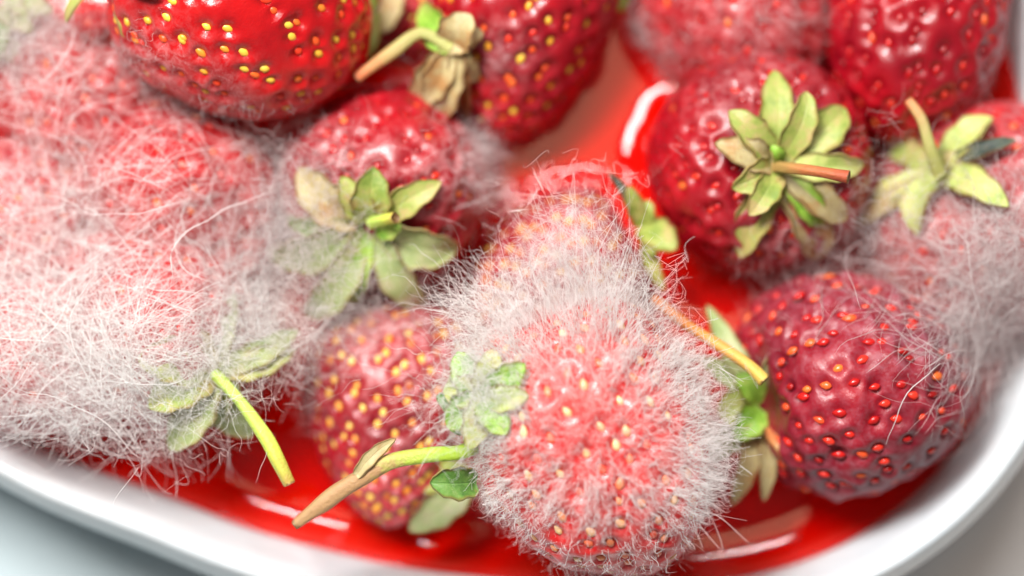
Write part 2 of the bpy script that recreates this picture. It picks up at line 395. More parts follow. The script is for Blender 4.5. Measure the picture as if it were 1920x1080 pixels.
BERRIES = {}
def berry(key, cx, cy, cz, R, Ln, cdir, label, mat, seedm, nseed=190, k=0.22, frost=(), lump=0.06, pit=0.05, puff=0.035,
          res=(210, 120), group='strawberries heaped in the tub', seedscale=1.0, seed=0, flat=1.0, proud=0.15, wrinkle=1.0):
    """frost: list of (px, py, radius px, amount); amount for whole body as a number"""
    loc = P(cx, cy, cz)
    root = bpy.data.objects.new('strawberry', None); C.objects.link(root)
    q = Vector(cdir).normalized().to_track_quat('Z', 'Y')
    root.location = loc; root.rotation_mode = 'QUATERNION'; root.rotation_quaternion = q
    setp(root, label, 'strawberry', group)
    nth, nph = res
    lumpf = sinfield(100 + seed, 1.5); lumpf2 = sinfield(200 + seed, 3.4)
    def surf(phi, t):
        r = R * np.sin(phi) ** 0.92 * (1 + k * np.cos(phi))
        z = Ln / 2 * np.cos(phi) - 0.22 * R * np.exp(-(phi / 0.42) ** 2)
        X = np.stack([r * np.cos(t), r * np.sin(t) * flat, z], -1)
        d = lump * lumpf(X) + lump * 0.4 * lumpf2(X)
        return X * (1 + d[..., None] / R)
    phi = np.linspace(0.0008, math.pi - 0.0008, nph)
    tt_ = np.linspace(0, 2 * math.pi, nth, endpoint=False)
    PH, TT = np.meshgrid(phi, tt_, indexing='ij')
    X = surf(PH, TT).reshape(-1, 3)
    # seeds on a golden spiral
    r_ = np.random.default_rng(seed + 5)
    i = np.arange(nseed)
    u = (i + 0.5) / nseed
    ph = np.arccos(1 - 2 * (u * 0.985 + 0.012)) + r_.normal(0, 0.026, nseed)
    ph = np.clip(ph, 0.05, math.pi - 0.03)
    ta = i * 2.399963 + r_.normal(0, 0.075, nseed)
    keep = ph > 0.36
    ph, ta = ph[keep], ta[keep]
    SX = surf(ph, ta)
    e = 1e-3
    dp = surf(ph + e, ta) - surf(ph - e, ta); dt = surf(ph, ta + e) - surf(ph, ta - e)
    nrm = np.cross(dp, dt); nrm /= np.linalg.norm(nrm, axis=1, keepdims=True) + 1e-12
    nrm *= np.sign((nrm * SX).sum(1))[:, None]
    dp /= np.linalg.norm(dp, axis=1, keepdims=True)
    # nearest seed distance
    D = np.empty(len(X)); 
    for s in range(0, len(X), 4000):
        d2 = ((X[s:s + 4000, None, :] - SX[None]) ** 2).sum(2)
        D[s:s + 4000] = np.sqrt(d2.min(1))
    G_ = X.reshape(nph, nth, 3)
    gp = np.gradient(G_, axis=0); gt = np.roll(G_, -1, 1) - np.roll(G_, 1, 1)
    NN = np.cross(gp, gt).reshape(-1, 3); NN /= np.linalg.norm(NN, axis=1, keepdims=True) + 1e-12
    NN *= np.sign((NN * X).sum(1))[:, None] 
    sp = math.sqrt(4 * math.pi * R * Ln / 2 / nseed)
    hw = 0.092 * seedscale
    h = -pit * np.exp(-(D / hw) ** 2.4) + puff * (1 - np.exp(-(D / (sp * 0.42)) ** 2))
    wr = sinfield(300 + seed, 9.0)(X) * 0.006 + sinfield(400 + seed, 22.0)(X) * 0.0025
    XF = X + NN * (h + wr * wrinkle)[:, None]
    # close poles
    V = np.concatenate([XF, [XF[:nth].mean(0)], [XF[-nth:].mean(0)]])
    j = np.arange(nth)
    t0 = np.stack([np.full(nth, len(XF)), j, (j + 1) % nth], -1)
    t1 = np.stack([np.full(nth, len(XF) + 1), (nph - 1) * nth + (j + 1) % nth, (nph - 1) * nth + j], -1)
    me = mesh_np('flesh', V, [grid_faces(nph, nth), t0, t1], mat)
    flesh = link('flesh', me, root)
    # frost attribute
    Rm = np.array(q.to_matrix())
    W = V @ Rm.T + np.array(loc)
    fr = np.zeros(len(V))
    for f in (frost if isinstance(frost, (list, tuple)) else [frost]):
        if isinstance(f, (int, float)): fr += f
        else:
            rd = np.array(ray(f[0], f[1]))
            w = W - np.array(CAMP); t = w @ rd
            dist = np.linalg.norm(w - t[:, None] * rd, axis=1) / PX(cz)
            fr += f[3] * np.exp(-(dist / f[2]) ** 2)
    Dp = np.concatenate([D, [1, 1]])
    fr *= 1 - 0.75 * np.exp(-(Dp / (hw * 1.15)) ** 2)
    at = me.attributes.new('frost', 'FLOAT', 'POINT'); at.data.foreach_set('value', np.clip(fr, 0, 1).astype(np.float32))
    Wn = np.concatenate([NN, [NN[0]], [NN[-1]]]) @ Rm.T
    # seeds as objects
    sm = SEEDM[seedm.name]
    vdir = (Rm.T @ (np.array(CAMP) - np.array(loc))); vdir /= np.linalg.norm(vdir)
    for a in range(len(SX)):
        if nrm[a] @ vdir < -0.25: continue
        n_ = Vector(nrm[a]); y_ = Vector(-dp[a]); y_ = (y_ - n_ * y_.dot(n_)).normalized(); x_ = y_.cross(n_)
        rot = Matrix((x_, y_, n_)).transposed()
        tw = Matrix.Rotation(r_.normal(0, 0.22), 3, 'Z')
        s_ = seedscale * r_.uniform(0.82, 1.15)
        M = (rot @ tw).to_4x4() @ Matrix.Diagonal((s_, s_ * r_.uniform(0.9, 1.2), s_, 1))
        so = bpy.data.objects.new('seed', sm); C.objects.link(so)
        so.parent = flesh
        M.translation = Vector(SX[a]) + n_ * (-pit + 0.03 * proud * seedscale)
        so.matrix_local = M
    MW = Matrix.LocRotScale(loc, q, None)
    low = W[::1]
    quads = grid_faces(nph, nth)
    bv = BVHTree.FromPolygons([tuple(v) for v in W[:-2]], [tuple(f) for f in quads.tolist()])
    b = dict(root=root, flesh=flesh, MW=MW, inv=MW.inverted(), W=W, N=Wn, bvh=bv, loc=loc, cz=cz, D=Dp, R=R, Ln=Ln)
    BERRIES[key] = b
    return b

def hit(b, px, py):
    d = ray(px, py)
    r = b['bvh'].ray_cast(CAMP, d)
    if r[0] is not None:
        n = r[1]
        if n.dot(d) > 0: n = -n
        return r[0], n
    p = P(px, py, b['cz'] + 0.2)
    q = b['bvh'].find_nearest(p)
    n = (q[0] - b['loc']).normalized()
    n = (n + Vector((0, 0, 0.6))).normalized()
    return p, n
def to_local(b, V):
    M = np.array(b['inv']); V = np.asarray(V)
    return V @ M[:3, :3].T + M[:3, 3]

def sepal(b, bx, by, tx, ty, w, kind='olive', lift=0.06, arch=0.12, fold=0.3, curl=0.0, tipz=None, basez=None, twist=0.0, name='sepal', cast=True):
    if basez is None: p0, n0 = hit(b, bx, by); p0 = p0 + n0 * 0.03
    else: p0 = P(bx, by, basez); n0 = Vector((0, 0, 1))
    lift = min(lift, 0.26)
    if tipz is None: p1, n1 = hit(b, tx, ty); p1 = p1 + n1 * lift; p1 = P(tx, ty, p1.z)
    else: p1 = P(tx, ty, tipz); n1 = Vector((0, 0, 1))
    nm = (n0 + n1).normalized()
    ctrl = (p0 + p1) / 2 + nm * (arch + lift * 0.4 + (p1 - p0).length ** 2 / (4 * b['R']) * (0.8 if basez is None else 0.2))
    nu, nv = 15, 9
    wpx = w * PX(b['cz'] + 0.8) / 2
    V = []
    rs = random.random() * 9
    side_bend = random.uniform(-0.12, 0.12)
    sd0 = (p1 - p0).cross(nm).normalized()
    L_ = (p1 - p0).length
    for i in range(nu):
        s = i / (nu - 1)
        c_ = p0 * (1 - s) ** 2 + ctrl * 2 * s * (1 - s) + p1 * s * s
        c_ = c_ + sd0 * side_bend * L_ * math.sin(math.pi * s) * 0.6
        t_ = ((ctrl - p0) * (1 - s) + (p1 - ctrl) * s).normalized()
        n_ = (n0 * (1 - s) + n1 * s); n_ = (n_ - t_ * n_.dot(t_)).normalized()
        sd = t_.cross(n_)
        if twist:
            a = twist * s; sd, n_ = sd * math.cos(a) + n_ * math.sin(a), n_ * math.cos(a) - sd * math.sin(a)
        ww = wpx * max(0.02, (math.sin(math.pi * min(1, 0.13 + 0.87 * s) ** 0.95)) ** 0.62) * (1 - 0.08 * math.sin(21 * s + rs))
        for v in range(nv):
            y = v / (nv - 1) * 2 - 1
            off = fold * ww * (abs(y) ** 1.6) + curl * ww * y * y * s
            off += 0.10 * ww * math.sin(9 * s + rs + y * 2.4) * abs(y)
            V.append(c_ + sd * ww * y + n_ * off)
    top = np.array([tuple(v) for v in V])
    G3 = top.reshape(nu, nv, 3)
    nn = np.cross(np.gradient(G3, axis=0), np.gradient(G3, axis=1)).reshape(-1, 3)
    nn /= np.linalg.norm(nn, axis=1, keepdims=True) + 1e-12
    if nn[:, 2].mean() < 0: nn = -nn
    thick = 0.012
    allv = np.concatenate([top + nn * thick, top - nn * thick])
    n1_ = nu * nv
    f = grid_faces(nu, nv, False)
    bord = [i * nv for i in range(nu)] + [(nu - 1) * nv + j for j in range(1, nv)] + [i * nv + nv - 1 for i in range(nu - 2, -1, -1)] + [j for j in range(nv - 2, 0, -1)]
    bord = np.array(bord); nb_ = np.roll(bord, -1)
    side = np.stack([bord, nb_, nb_ + n1_, bord + n1_], -1)
    me = mesh_np(name, to_local(b, allv), [f, f[:, ::-1] + n1_, side], G[kind])
    uvl = me.uv_layers.new(name='UVMap')
    uvv = np.array([(i / (nu - 1), j / (nv - 1)) for i in range(nu) for j in range(nv)] * 2, dtype=np.float32)
    li = np.empty(len(me.loops), dtype=np.int32); me.loops.foreach_get('vertex_index', li)
    uvl.data.foreach_set('uv', uvv[li].ravel())
    o = link(name, me, b['root'])
    return o

def tube_mesh(P3, rad, mat, name, sides=14, bump=0.09):
    """smooth tube through 3D points, closed ends"""
    P3 = np.array([tuple(p) for p in P3], float); rad = np.array(rad, float)
    n = len(P3); K = 8 * (n - 1) + 1
    t = np.linspace(0, n - 1, K)
    def cr(A):
        out = []
        for x in t:
            i = min(int(x), n - 2); f = x - i
            a0 = A[max(i - 1, 0)]; a1 = A[i]; a2 = A[i + 1]; a3 = A[min(i + 2, n - 1)]
            out.append(0.5 * ((2 * a1) + (-a0 + a2) * f + (2 * a0 - 5 * a1 + 4 * a2 - a3) * f * f + (-a0 + 3 * a1 - 3 * a2 + a3) * f ** 3))
        return np.array(out)
    Q = cr(P3); r = np.interp(t, np.arange(n), rad)
    T = np.gradient(Q, axis=0); T /= np.linalg.norm(T, axis=1, keepdims=True)
    U = np.cross(T, [0.1, 0.2, 1.0]); U /= np.linalg.norm(U, axis=1, keepdims=True); Wv = np.cross(T, U)
    ang = np.linspace(0, 2 * math.pi, sides, endpoint=False)
    nf = sinfield(int(abs(Q[0][0]) * 977) + 3, 9)
    base = Q[:, None, :] + r[:, None, None] * (U[:, None, :] * np.cos(ang)[None, :, None] + Wv[:, None, :] * np.sin(ang)[None, :, None])
    k = 1 + bump * nf(base) + bump * 1.2 * np.sin(ang * 4)[None, :]
    V = Q[:, None, :] + (base - Q[:, None, :]) * k[..., None]
    V = V.reshape(-1, 3)
    # ends: small inner ring for cut face
    e0 = Q[0] + T[0] * 0.0; e1 = Q[-1] - T[-1] * r[-1] * 0.35
    V = np.concatenate([V, [e0], [e1]])
    j = np.arange(sides)
    t0 = np.stack([np.full(sides, K * sides), j, (j + 1) % sides], -1)
    t1 = np.stack([np.full(sides, K * sides + 1), (K - 1) * sides + (j + 1) % sides, (K - 1) * sides + j], -1)
    return V, [grid_faces(K, sides)[:, ::-1], t0, t1], np.concatenate([np.repeat(t / (n - 1), sides), [0, 1]])
def stem(b, pts, rad_px, mat, name='stem', zs=None):
    P3 = []
    for i, p in enumerate(pts):
        P3.append(P(p[0], p[1], p[2]))
    rad = [r * PX(p[2]) for r, p in zip(rad_px, pts)]
    V, Fc, u = tube_mesh(P3, rad, mat, name)
    if b is not None: V = to_local(b, V)
    me = mesh_np(name, V, Fc, mat)
    uvl = me.uv_layers.new(name='UVMap')
    li = np.empty(len(me.loops), dtype=np.int32); me.loops.foreach_get('vertex_index', li)
    uvl.data.foreach_set('uv', np.stack([u[li], np.zeros(len(li))], -1).astype(np.float32).ravel())
    return link(name, me, b['root'] if b else None)

LOW = (130, 76)
#@BERRIES
b1 = berry('b1', 450, 2, 1.75, 1.42, 3.2, (-0.8, 0.5, 0.2), 'glossy bright red strawberry at the top left, free of mould',
      M_BRIGHT, S_MIX, 310, 0.12, frost=[(260, 150, 90, 0.7), (420, 190, 70, 0.3)], seed=1, res=(240, 136), pit=0.05, puff=0.03)
b2 = berry('b2', 982, 22, 0.85, 1.12, 3.1, (0.22, 0.93, 0.25), 'shiny red strawberry with withered brown leaves at the top middle',
      M_DARK, S_MIX, 240, 0.24, frost=[(930, 100, 60, 0.45)], seed=2)
b3 = berry('b3', 735, 335, 0.5, 1.22, 2.8, (-0.15, -0.55, 0.7), 'red strawberry left of the middle with broad green leaves, grey fuzz on its right',
      M_DARK, S_DARK, 250, 0.15, frost=[(890, 300, 70, 0.9), (640, 300, 70, 0.6), (800, 330, 70, 0.35)], seed=3, lump=0.09)
b4 = berry('b4', 1412, 312, 0.65, 1.36, 2.9, (0.18, 0.02, 0.95), 'large dark red strawberry with green leaves and brown stalk pointing at the viewer',
      M_DARK, S_DARK, 270, 0.1, frost=[(1450, 130, 80, 0.3), (1340, 190, 60, 0.3), (1480, 470, 80, 0.55)], seed=4)
b5 = berry('b5', 1718, 20, 0.85, 1.12, 3.4, (0.12, 0.92, 0.2), 'dark red strawberry at the top right with tight rows of beads',
      M_DARK, S_DARK, 290, 0.1, frost=[0.0], seed=5, pit=0.02, puff=0.06, proud=0.7, seedscale=1.0)
b6 = berry('b6', 1375, -10, 0.35, 1.25, 3.0, (-0.3, 0.9, 0.2), 'blurred pinkish strawberry under thin white bloom at the top edge, left of the beaded one',
      M_FROST, S_RED, 170, 0.1, frost=[0.05, (1420, 20, 130, 0.35)], seed=6, res=LOW)
b7 = berry('b7', 1850, 425, 0.35, 1.45, 3.0, (-0.42, 0.35, 0.8), 'mouldy strawberry at the right edge with pale yellow-green leaves and grey fuzz',
      M_FROST, S_RED, 220, 0.1, frost=[0.15, (1650, 430, 120, 0.5), (1850, 560, 150, 0.4)], seed=7, lump=0.1)
b8 = berry('b8', 1600, 722, 0.9, 1.30, 2.8, (-0.93, -0.12, 0.25), 'wrinkled dark plum-red strawberry at the lower right with raised red seeds',
      M_PLUM, S_RED, 285, 0.12, frost=[0.06, (1600, 560, 120, 0.45), (1760, 640, 90, 0.5), (1600, 920, 120, 0.4)], seed=8, lump=0.09, pit=0.055, puff=0.03, proud=1.0, wrinkle=4.5, seedscale=1.08, res=(230, 130))
b9 = berry('b9', 1110, 826, 1.9, 1.36, 3.5, (-0.32, 0.80, 0.12), 'strawberry in front smothered in long bristling white mould hairs',
      M_SOFT, S_PALE, 260, 0.05, frost=[0.3], seed=9, lump=0.10, res=(240, 140), proud=0.7, seedscale=1.05)
b10 = berry('b10', 1050, 520, 0.1, 1.05, 2.4, (0.75, 0.45, 0.1), 'yellow-seeded strawberry behind the white-haired one, two small leaves on its right',
      M_DARK, S_YEL, 280, 0.1, frost=[0.12, (1080, 370, 80, 0.4)], seed=10, res=LOW)
b11 = berry('b11', 742, 764, 0.30, 1.08, 2.85, (0.05, 0.95, -0.25), 'red strawberry thick with golden yellow seeds, behind the drying green stalk',
      M_DARK, S_YEL, 310, 0.34, frost=[(700, 630, 110, 0.6), (760, 920, 90, 0.55), (830, 640, 50, .5)], seed=11)
b12 = berry('b12', 160, 190, 0.55, 1.05, 2.5, (-0.3, 0.8, 0.2), 'soft pink strawberry veiled in mould at the upper left, beside the glossy one',
      M_VEIL, S_RED, 150, 0.1, frost=[0.1], seed=12, res=LOW, lump=0.1)
b13 = berry('b13', 350, 375, 0.72, 1.05, 2.9, (-0.62, 0.55, 0.2), 'soft red strawberry lying under the mould web just below the glossy one',
      M_VEIL, S_RED, 160, 0.15, frost=[0.08], seed=13, lump=0.1)
b14 = berry('b14', 305, 610, 1.0, 1.12, 2.8, (0.7, -0.5, 0.35), 'strawberry under the mould web with a yellow-green stalk reaching over the juice',
      M_VEIL, S_RED, 170, 0.12, frost=[0.1], seed=14, lump=0.09)
b15 = berry('b15', 55, 430, 0.65, 1.0, 2.4, (-0.6, 0.3, 0.5), 'strawberry buried in grey mould at the left edge, upper of the two there',
      M_FROST, S_RED, 130, 0.1, frost=[0.5], seed=15, res=LOW, lump=0.1)
b16 = berry('b16', 70, 650, 1.25, 0.98, 2.3, (-0.7, 0.2, 0.4), 'strawberry buried in thick white mould at the left edge, lower of the two there',
      M_FROST, S_RED, 130, 0.1, frost=[0.5], seed=16, res=LOW, lump=0.1)
b17 = berry('b17', 765, -10, 0.0, 0.85, 2.0, (-0.2, 0.6, 0.5), 'small shaded strawberry at the top edge between the two shiny ones',
      M_FROST, S_YEL, 120, 0.1, frost=[0.3], seed=17, res=LOW)
b18 = berry('b18', -60, 60, 0.5, 1.0, 2.4, (0.3, 0.5, 0.6), 'grey-green mouldy strawberry in the top left corner',
      M_FROST, S_RED, 120, 0.1, frost=[0.5], seed=18, res=LOW)

# calyx leaves
for a in [(228, -60, 236, 74, 50, 'olive', 0.14), (222, -40, 125, 42, 40, 'olive', 0.2), (240, -60, 300, -5, 40, 'green', .1)]:
    sepal(b1, *a, basez=2.3 if a[4] == 50 else None, tipz=2.35 if a[4] == 50 else None)
for a in [(845, 95, 792, 8, 62, 'green', 0.3), (850, 85, 884, 28, 74, 'tan', 0.3), (845, 100, 772, 190, 70, 'tan', 0.1), (850, 105, 830, 225, 80, 'tan', 0.12),
          (855, 105, 872, 232, 60, 'rust', 0.06), (852, 95, 895, 150, 55, 'tan', 0.06), (840, 90, 905, 60, 50, 'tan', 0.05)]:
    sepal(b2, *a, basez=1.75)
stem(b2, [(845, 92, 1.75), (790, 62, 1.8), (735, 98, 1.8), (668, 146, 1.7)], [12, 12, 12, 11], ST_OLIVE)
c3 = [(560, 315, 84, 'tan', .1), (700, 312, 74, 'olive', .12), (828, 340, 56, 'olive', .12), (858, 462, 84, 'grey', .2), (795, 572, 66, 'grey', .2), (658, 568, 40, 'green', .3),
      (572, 590, 66, 'grey', .2), (505, 470, 78, 'grey', .2), (540, 405, 46, 'green', .35), (640, 330, 60, 'olive', .1), (752, 420, 44, 'green', .3), (600, 520, 60, 'olive', .1)]
for tx, ty, w, kd, lf in c3:
    bx, by = 698 + (tx - 698) * .12, 418 + (ty - 418) * .12
    sepal(b3, bx, by, tx, ty, w, kd, lf)
stem(b3, [(698, 418, 1.75), (722, 412, 2.05), (742, 408, 2.2)], [12, 10, 10], ST_GREEN)
c4 = [(1452, 132, 66, 'olive', .1), (1512, 172, 56, 'olive', .45), (1366, 208, 62, 'olive', .22), (1340, 268, 62, 'tan', .25), (1372, 352, 60, 'olive', .2), (1404, 404, 52, 'olive', .25),
      (1388, 482, 66, 'olive', .1), (1540, 422, 58, 'green', .3), (1532, 486, 84, 'tan', .06), (1585, 205, 78, 'olive', .06), (1618, 308, 54, 'pale', .3), (1585, 412, 66, 'tan', .12), (1445, 275, 30, 'green', .4)]
for tx, ty, w, kd, lf in c4:
    bx, by = 1458 + (tx - 1458) * .1, 312 + (ty - 312) * .1
    sepal(b4, bx, by, tx, ty, w, kd, lf)
stem(b4, [(1455, 312, 1.95), (1490, 316, 2.35), (1545, 324, 2.6), (1592, 332, 2.7)], [12, 10, 9.5, 11], ST_BROWN)
c7 = [(1632, 402, 52, 'pale', .25), (1722, 440, 66, 'pale', .3), (1892, 388, 62, 'pale', .3), (1862, 222, 66, 'pale', .3), (1908, 262, 34, 'black', .4), (1605, 425, 40, 'tan', .1), (1672, 285, 56, 'olive', .1),
      (1800, 300, 46, 'olive', .2), (1840, 345, 50, 'pale', .2)]
for tx, ty, w, kd, lf in c7:
    bx, by = 1760 + (tx - 1760) * .1, 325 + (ty - 325) * .1
    sepal(b7, bx, by, tx, ty, w, kd, lf)
stem(b7, [(1760, 325, 1.7), (1745, 280, 1.9), (1728, 225, 2.0), (1702, 186, 2.0)], [13, 12, 11, 9], ST_OLIVE)
c8 = [(1485, 628, 56, 'grey', .3, 1.7), (1312, 672, 50, 'grey', .3, 1.0), (1382, 700, 54, 'green', .3, 1.4), (1325, 572, 44, 'grey', .3, 0.9), (1512, 884, 44, 'rust', .12, 1.5), (1432, 940, 36, 'tan', .2, .9),
      (1372, 948, 44, 'tan', .2, .8), (1345, 770, 80, 'pale', .3, 1.2), (1378, 822, 60, 'green', .3, 1.3), (1330, 860, 60, 'grey', .3, .8)]
for tx, ty, w, kd, lf, tz in c8:
    bx, by = 1428 + (tx - 1428) * .1, 760 + (ty - 760) * .1
    sepal(b8, bx, by, tx, ty, w, kd, lf, tipz=tz, basez=1.2)
for tx, ty, w, kd, tz in [(985, 682, 60, 'green', 3.15), (992, 742, 52, 'pale', 3.2), (925, 655, 60, 'pale', 2.9), (858, 660, 62, 'green', 2.7), (832, 728, 64, 'pale', 2.75), (838, 800, 66, 'green', 2.75), (880, 842, 56, 'pale', 2.85), (950, 815, 60, 'green', 3.1)]:
    sepal(b9, 905 + (tx - 905) * .05, 748 + (ty - 748) * .05, tx, ty, w, kd, basez=2.85, tipz=tz)
c9 = [(880, 660, 62, 'olive', 2.2), (958, 690, 64, 'green', 3.0), (818, 742, 44, 'deep', 2.6), (838, 800, 70, 'green', 2.5), (940, 745, 70, 'green', 3.0), (905, 830, 70, 'olive', 2.8), (850, 700, 64, 'olive', 2.4)]
for tx, ty, w, kd, tz in c9:
    sepal(b9, 893 + (tx - 893) * .05, 768 + (ty - 768) * .05, tx, ty, w, kd, basez=2.45, tipz=tz)
sepal(b9, 892, 905, 806, 905, 62, 'deep', basez=2.4, tipz=2.6, fold=0.45)
stem(b9, [(905, 830, 2.4), (862, 848, 2.55), (800, 853, 2.6), (732, 866, 2.6), (660, 905, 2.55), (600, 948, 2.5), (552, 985, 2.45)], [14, 14, 13.5, 16, 17, 16, 9], ST_DRY)
sepal(b9, 668, 892, 742, 822, 26, 'tan', basez=2.65, tipz=2.6, name='bract')
for a in [(1195, 425, 1140, 322, 22, 'black', 1.5), (1200, 420, 1178, 348, 34, 'olive', 1.5), (1205, 425, 1215, 375, 44, 'olive', 1.3), (1205, 425, 1268, 468, 60, 'olive', 1.4), (1205, 430, 1225, 480, 36, 'olive', 1.3), (1210, 440, 1245, 545, 30, 'olive', 1.0)]:
    sepal(b10, *a[:6], basez=1.1, tipz=a[6])
for a in [(880, 900, 768, 995, 66, 'grey', 0.9), (880, 890, 760, 880, 70, 'olive', 0.7)]:
    sepal(b11, *a[:6], basez=1.0, tipz=a[6])
c14 = [(258, 672, 90, 'pale', 2.2), (278, 765, 80, 'olive', 2.1), (440, 552, 50, 'grey', 1.6), (560, 618, 52, 'grey', 1.5), (552, 655, 60, 'pale', 1.5), (320, 845, 80, 'grey', 1.6), (470, 820, 80, 'grey', 1.3), (330, 600, 60, 'tan', 2.0), (400, 800, 80, 'olive', 1.5)]
for tx, ty, w, kd, tz in c14:
    sepal(b14, 402 + (tx - 402) * .08, 700 + (ty - 700) * .08, tx, ty, w, kd, basez=1.9, tipz=tz)
stem(b14, [(402, 700, 2.05), (446, 748, 2.25), (497, 818, 2.35), (520, 862, 2.37), (543, 908, 2.33)], [10, 11, 13, 13, 11], ST_GREEN)
for a in [(700, 20, 690, 110, 40, 'olive', 1.0), (690, -30, 668, 60, 40, 'green', .8), (740, -20, 720, 60, 46, 'tan', 0.9)]:
    sepal(b17, *a[:6], basez=0.9, tipz=a[6])
for a in [(0, -10, 60, 60, 60, 'grey', 1.5), (0, 0, -10, 120, 60, 'deep', 1.5), (10, -10, 100, 20, 50, 'grey', 1.5), (0, 60, 45, 140, 40, 'pale', 1.2)]:
    sepal(b18, *a[:6], basez=1.4, tipz=a[6])
for a in [(1150, -40, 1165, 22, 40, 'green', 0.6)]:
    sepal(b6, *a[:6], basez=0.6, tipz=a[6])

# the loose orange stalk
lt = stem(None, [(1225, 560, 1.5), (1280, 604, 1.75), (1345, 646, 1.95), (1400, 682, 2.1), (1434, 714, 2.15)], [9, 10, 9.5, 10, 12], ST_ORANGE, 'stalk')
setp(lt, 'thin orange stalk poking out from behind the white-haired strawberry to the right', 'stalk')

# ------------------------------------------------------------------ juice
NR = 150
s = np.linspace(0, 1, NR + 1)[1:]
s = 1 - (1 - s) ** 1.25
wallr = R0 + 0.02
JX = CEN.x + np.outer(s, wallr * np.cos(tg)); JY = CEN.y + np.outer(s, wallr * np.sin(tg))
JZ = np.zeros_like(JX)
dw = (1 - s)[:, None] * wallr[None, :]
JZ += 0.2 * np.exp(-(dw / 0.30) ** 1.3)
for bk, b in BERRIES.items():
    mw_, mh_ = (0.25, 0.14) if bk == 'b4' else (0.17, 0.07)
    c_ = np.array(b['loc']); W = b['W']
    near = W[np.abs(W[:, 2]) < 0.08][:, :2]
    if len(near) < 12: continue
    near = near[:: max(1, len(near) // 220)]
    bb = (JX > near[:, 0].min() - .7) & (JX < near[:, 0].max() + .7) & (JY > near[:, 1].min() - .7) & (JY < near[:, 1].max() + .7)
    q = np.stack([JX[bb], JY[bb]], -1)
    d = np.sqrt(((q[:, None] - near[None]) ** 2).sum(2).min(1))
    JZ[bb] = np.maximum(JZ[bb], mh_ * np.exp(-(d / mw_) ** 2))
XY = np.stack([JX, JY, JX * 0], -1)
JZ += 0.006 * sinfield(51, 1.6)(XY) 
top = np.stack([JX, JY, JZ], -1)[::-1].reshape(-1, 3)          # from wall to centre
under = [np.stack([CEN.x + (R0 + o2) * np.cos(tg), CEN.y + (R0 + o2) * np.sin(tg), np.full(NT, z)], -1)
         for o2, z in ((-1.3, BOT + 0.004), (-0.7, BOT + 0.03), (-0.34, -1.14), (-0.14, -0.85), (-0.06, -0.45))]
V = np.concatenate(under + [top, [[CEN.x, CEN.y, BOT + 0.004], [CEN.x, CEN.y, 0.0]]])
nr = len(under) + NR
j = np.arange(NT); kA = nr * NT
t0 = np.stack([np.full(NT, kA), (j + 1) % NT, j], -1)
t1 = np.stack([np.full(NT, kA + 1), (nr - 1) * NT + j, (nr - 1) * NT + (j + 1) % NT], -1)
m, nt, N, L, B = nmat('red_juice')
N.remove(B); out = N['Material Output']
tr = N.new('ShaderNodeBsdfTransparent'); gl = N.new('ShaderNodeBsdfGlossy'); gl.inputs['Roughness'].default_value = 0.03
gl.inputs[0].default_value = (1, 1, 1, 1)
fr = N.new('ShaderNodeFresnel'); fr.inputs[0].default_value = 1.36
geo = N.new('ShaderNodeNewGeometry')
mx = N.new('ShaderNodeMixShader')
L.new(math_(N, L, 'MULTIPLY', fr.outputs[0], math_(N, L, 'SUBTRACT', 1.0, geo.outputs['Backfacing'])), mx.inputs[0])
df = N.new('ShaderNodeBsdfDiffuse'); df.inputs[0].default_value = (0.90, 0.002, 0.0, 1)
mj = N.new('ShaderNodeMixShader'); mj.inputs[0].default_value = 0.45
L.new(tr.outputs[0], mj.inputs[1]); L.new(df.outputs[0], mj.inputs[2])
L.new(mj.outputs[0], mx.inputs[1]); L.new(gl.outputs[0], mx.inputs[2])
L.new(mx.outputs[0], out.inputs['Surface'])
va = N.new('ShaderNodeVolumeAbsorption'); va.inputs[0].default_value = (0.99, 0.42, 0.22, 1); va.inputs[1].default_value = 2.2
L.new(va.outputs[0], out.inputs['Volume'])
me = mesh_np('juice', V, [grid_faces(nr, NT)[:, ::-1], t0, t1], m)
jo = link('juice', me)
setp(jo, 'clear red strawberry juice pooled in the bottom of the white tub', 'juice')
import bmesh
bm_ = bmesh.new(); bm_.from_mesh(me); bmesh.ops.recalc_face_normals(bm_, faces=bm_.faces); bm_.to_mesh(me); bm_.free()

# ------------------------------------------------------------------ mould
def pxy(X, z=None):
    """world points -> photograph pixels"""
    w = np.asarray(X) - np.array(CAMP)
    c_ = w @ np.array(RC)          # into camera axes
    return 960 + c_[:, 0] / -c_[:, 2] / F, 540 - c_[:, 1] / -c_[:, 2] / F

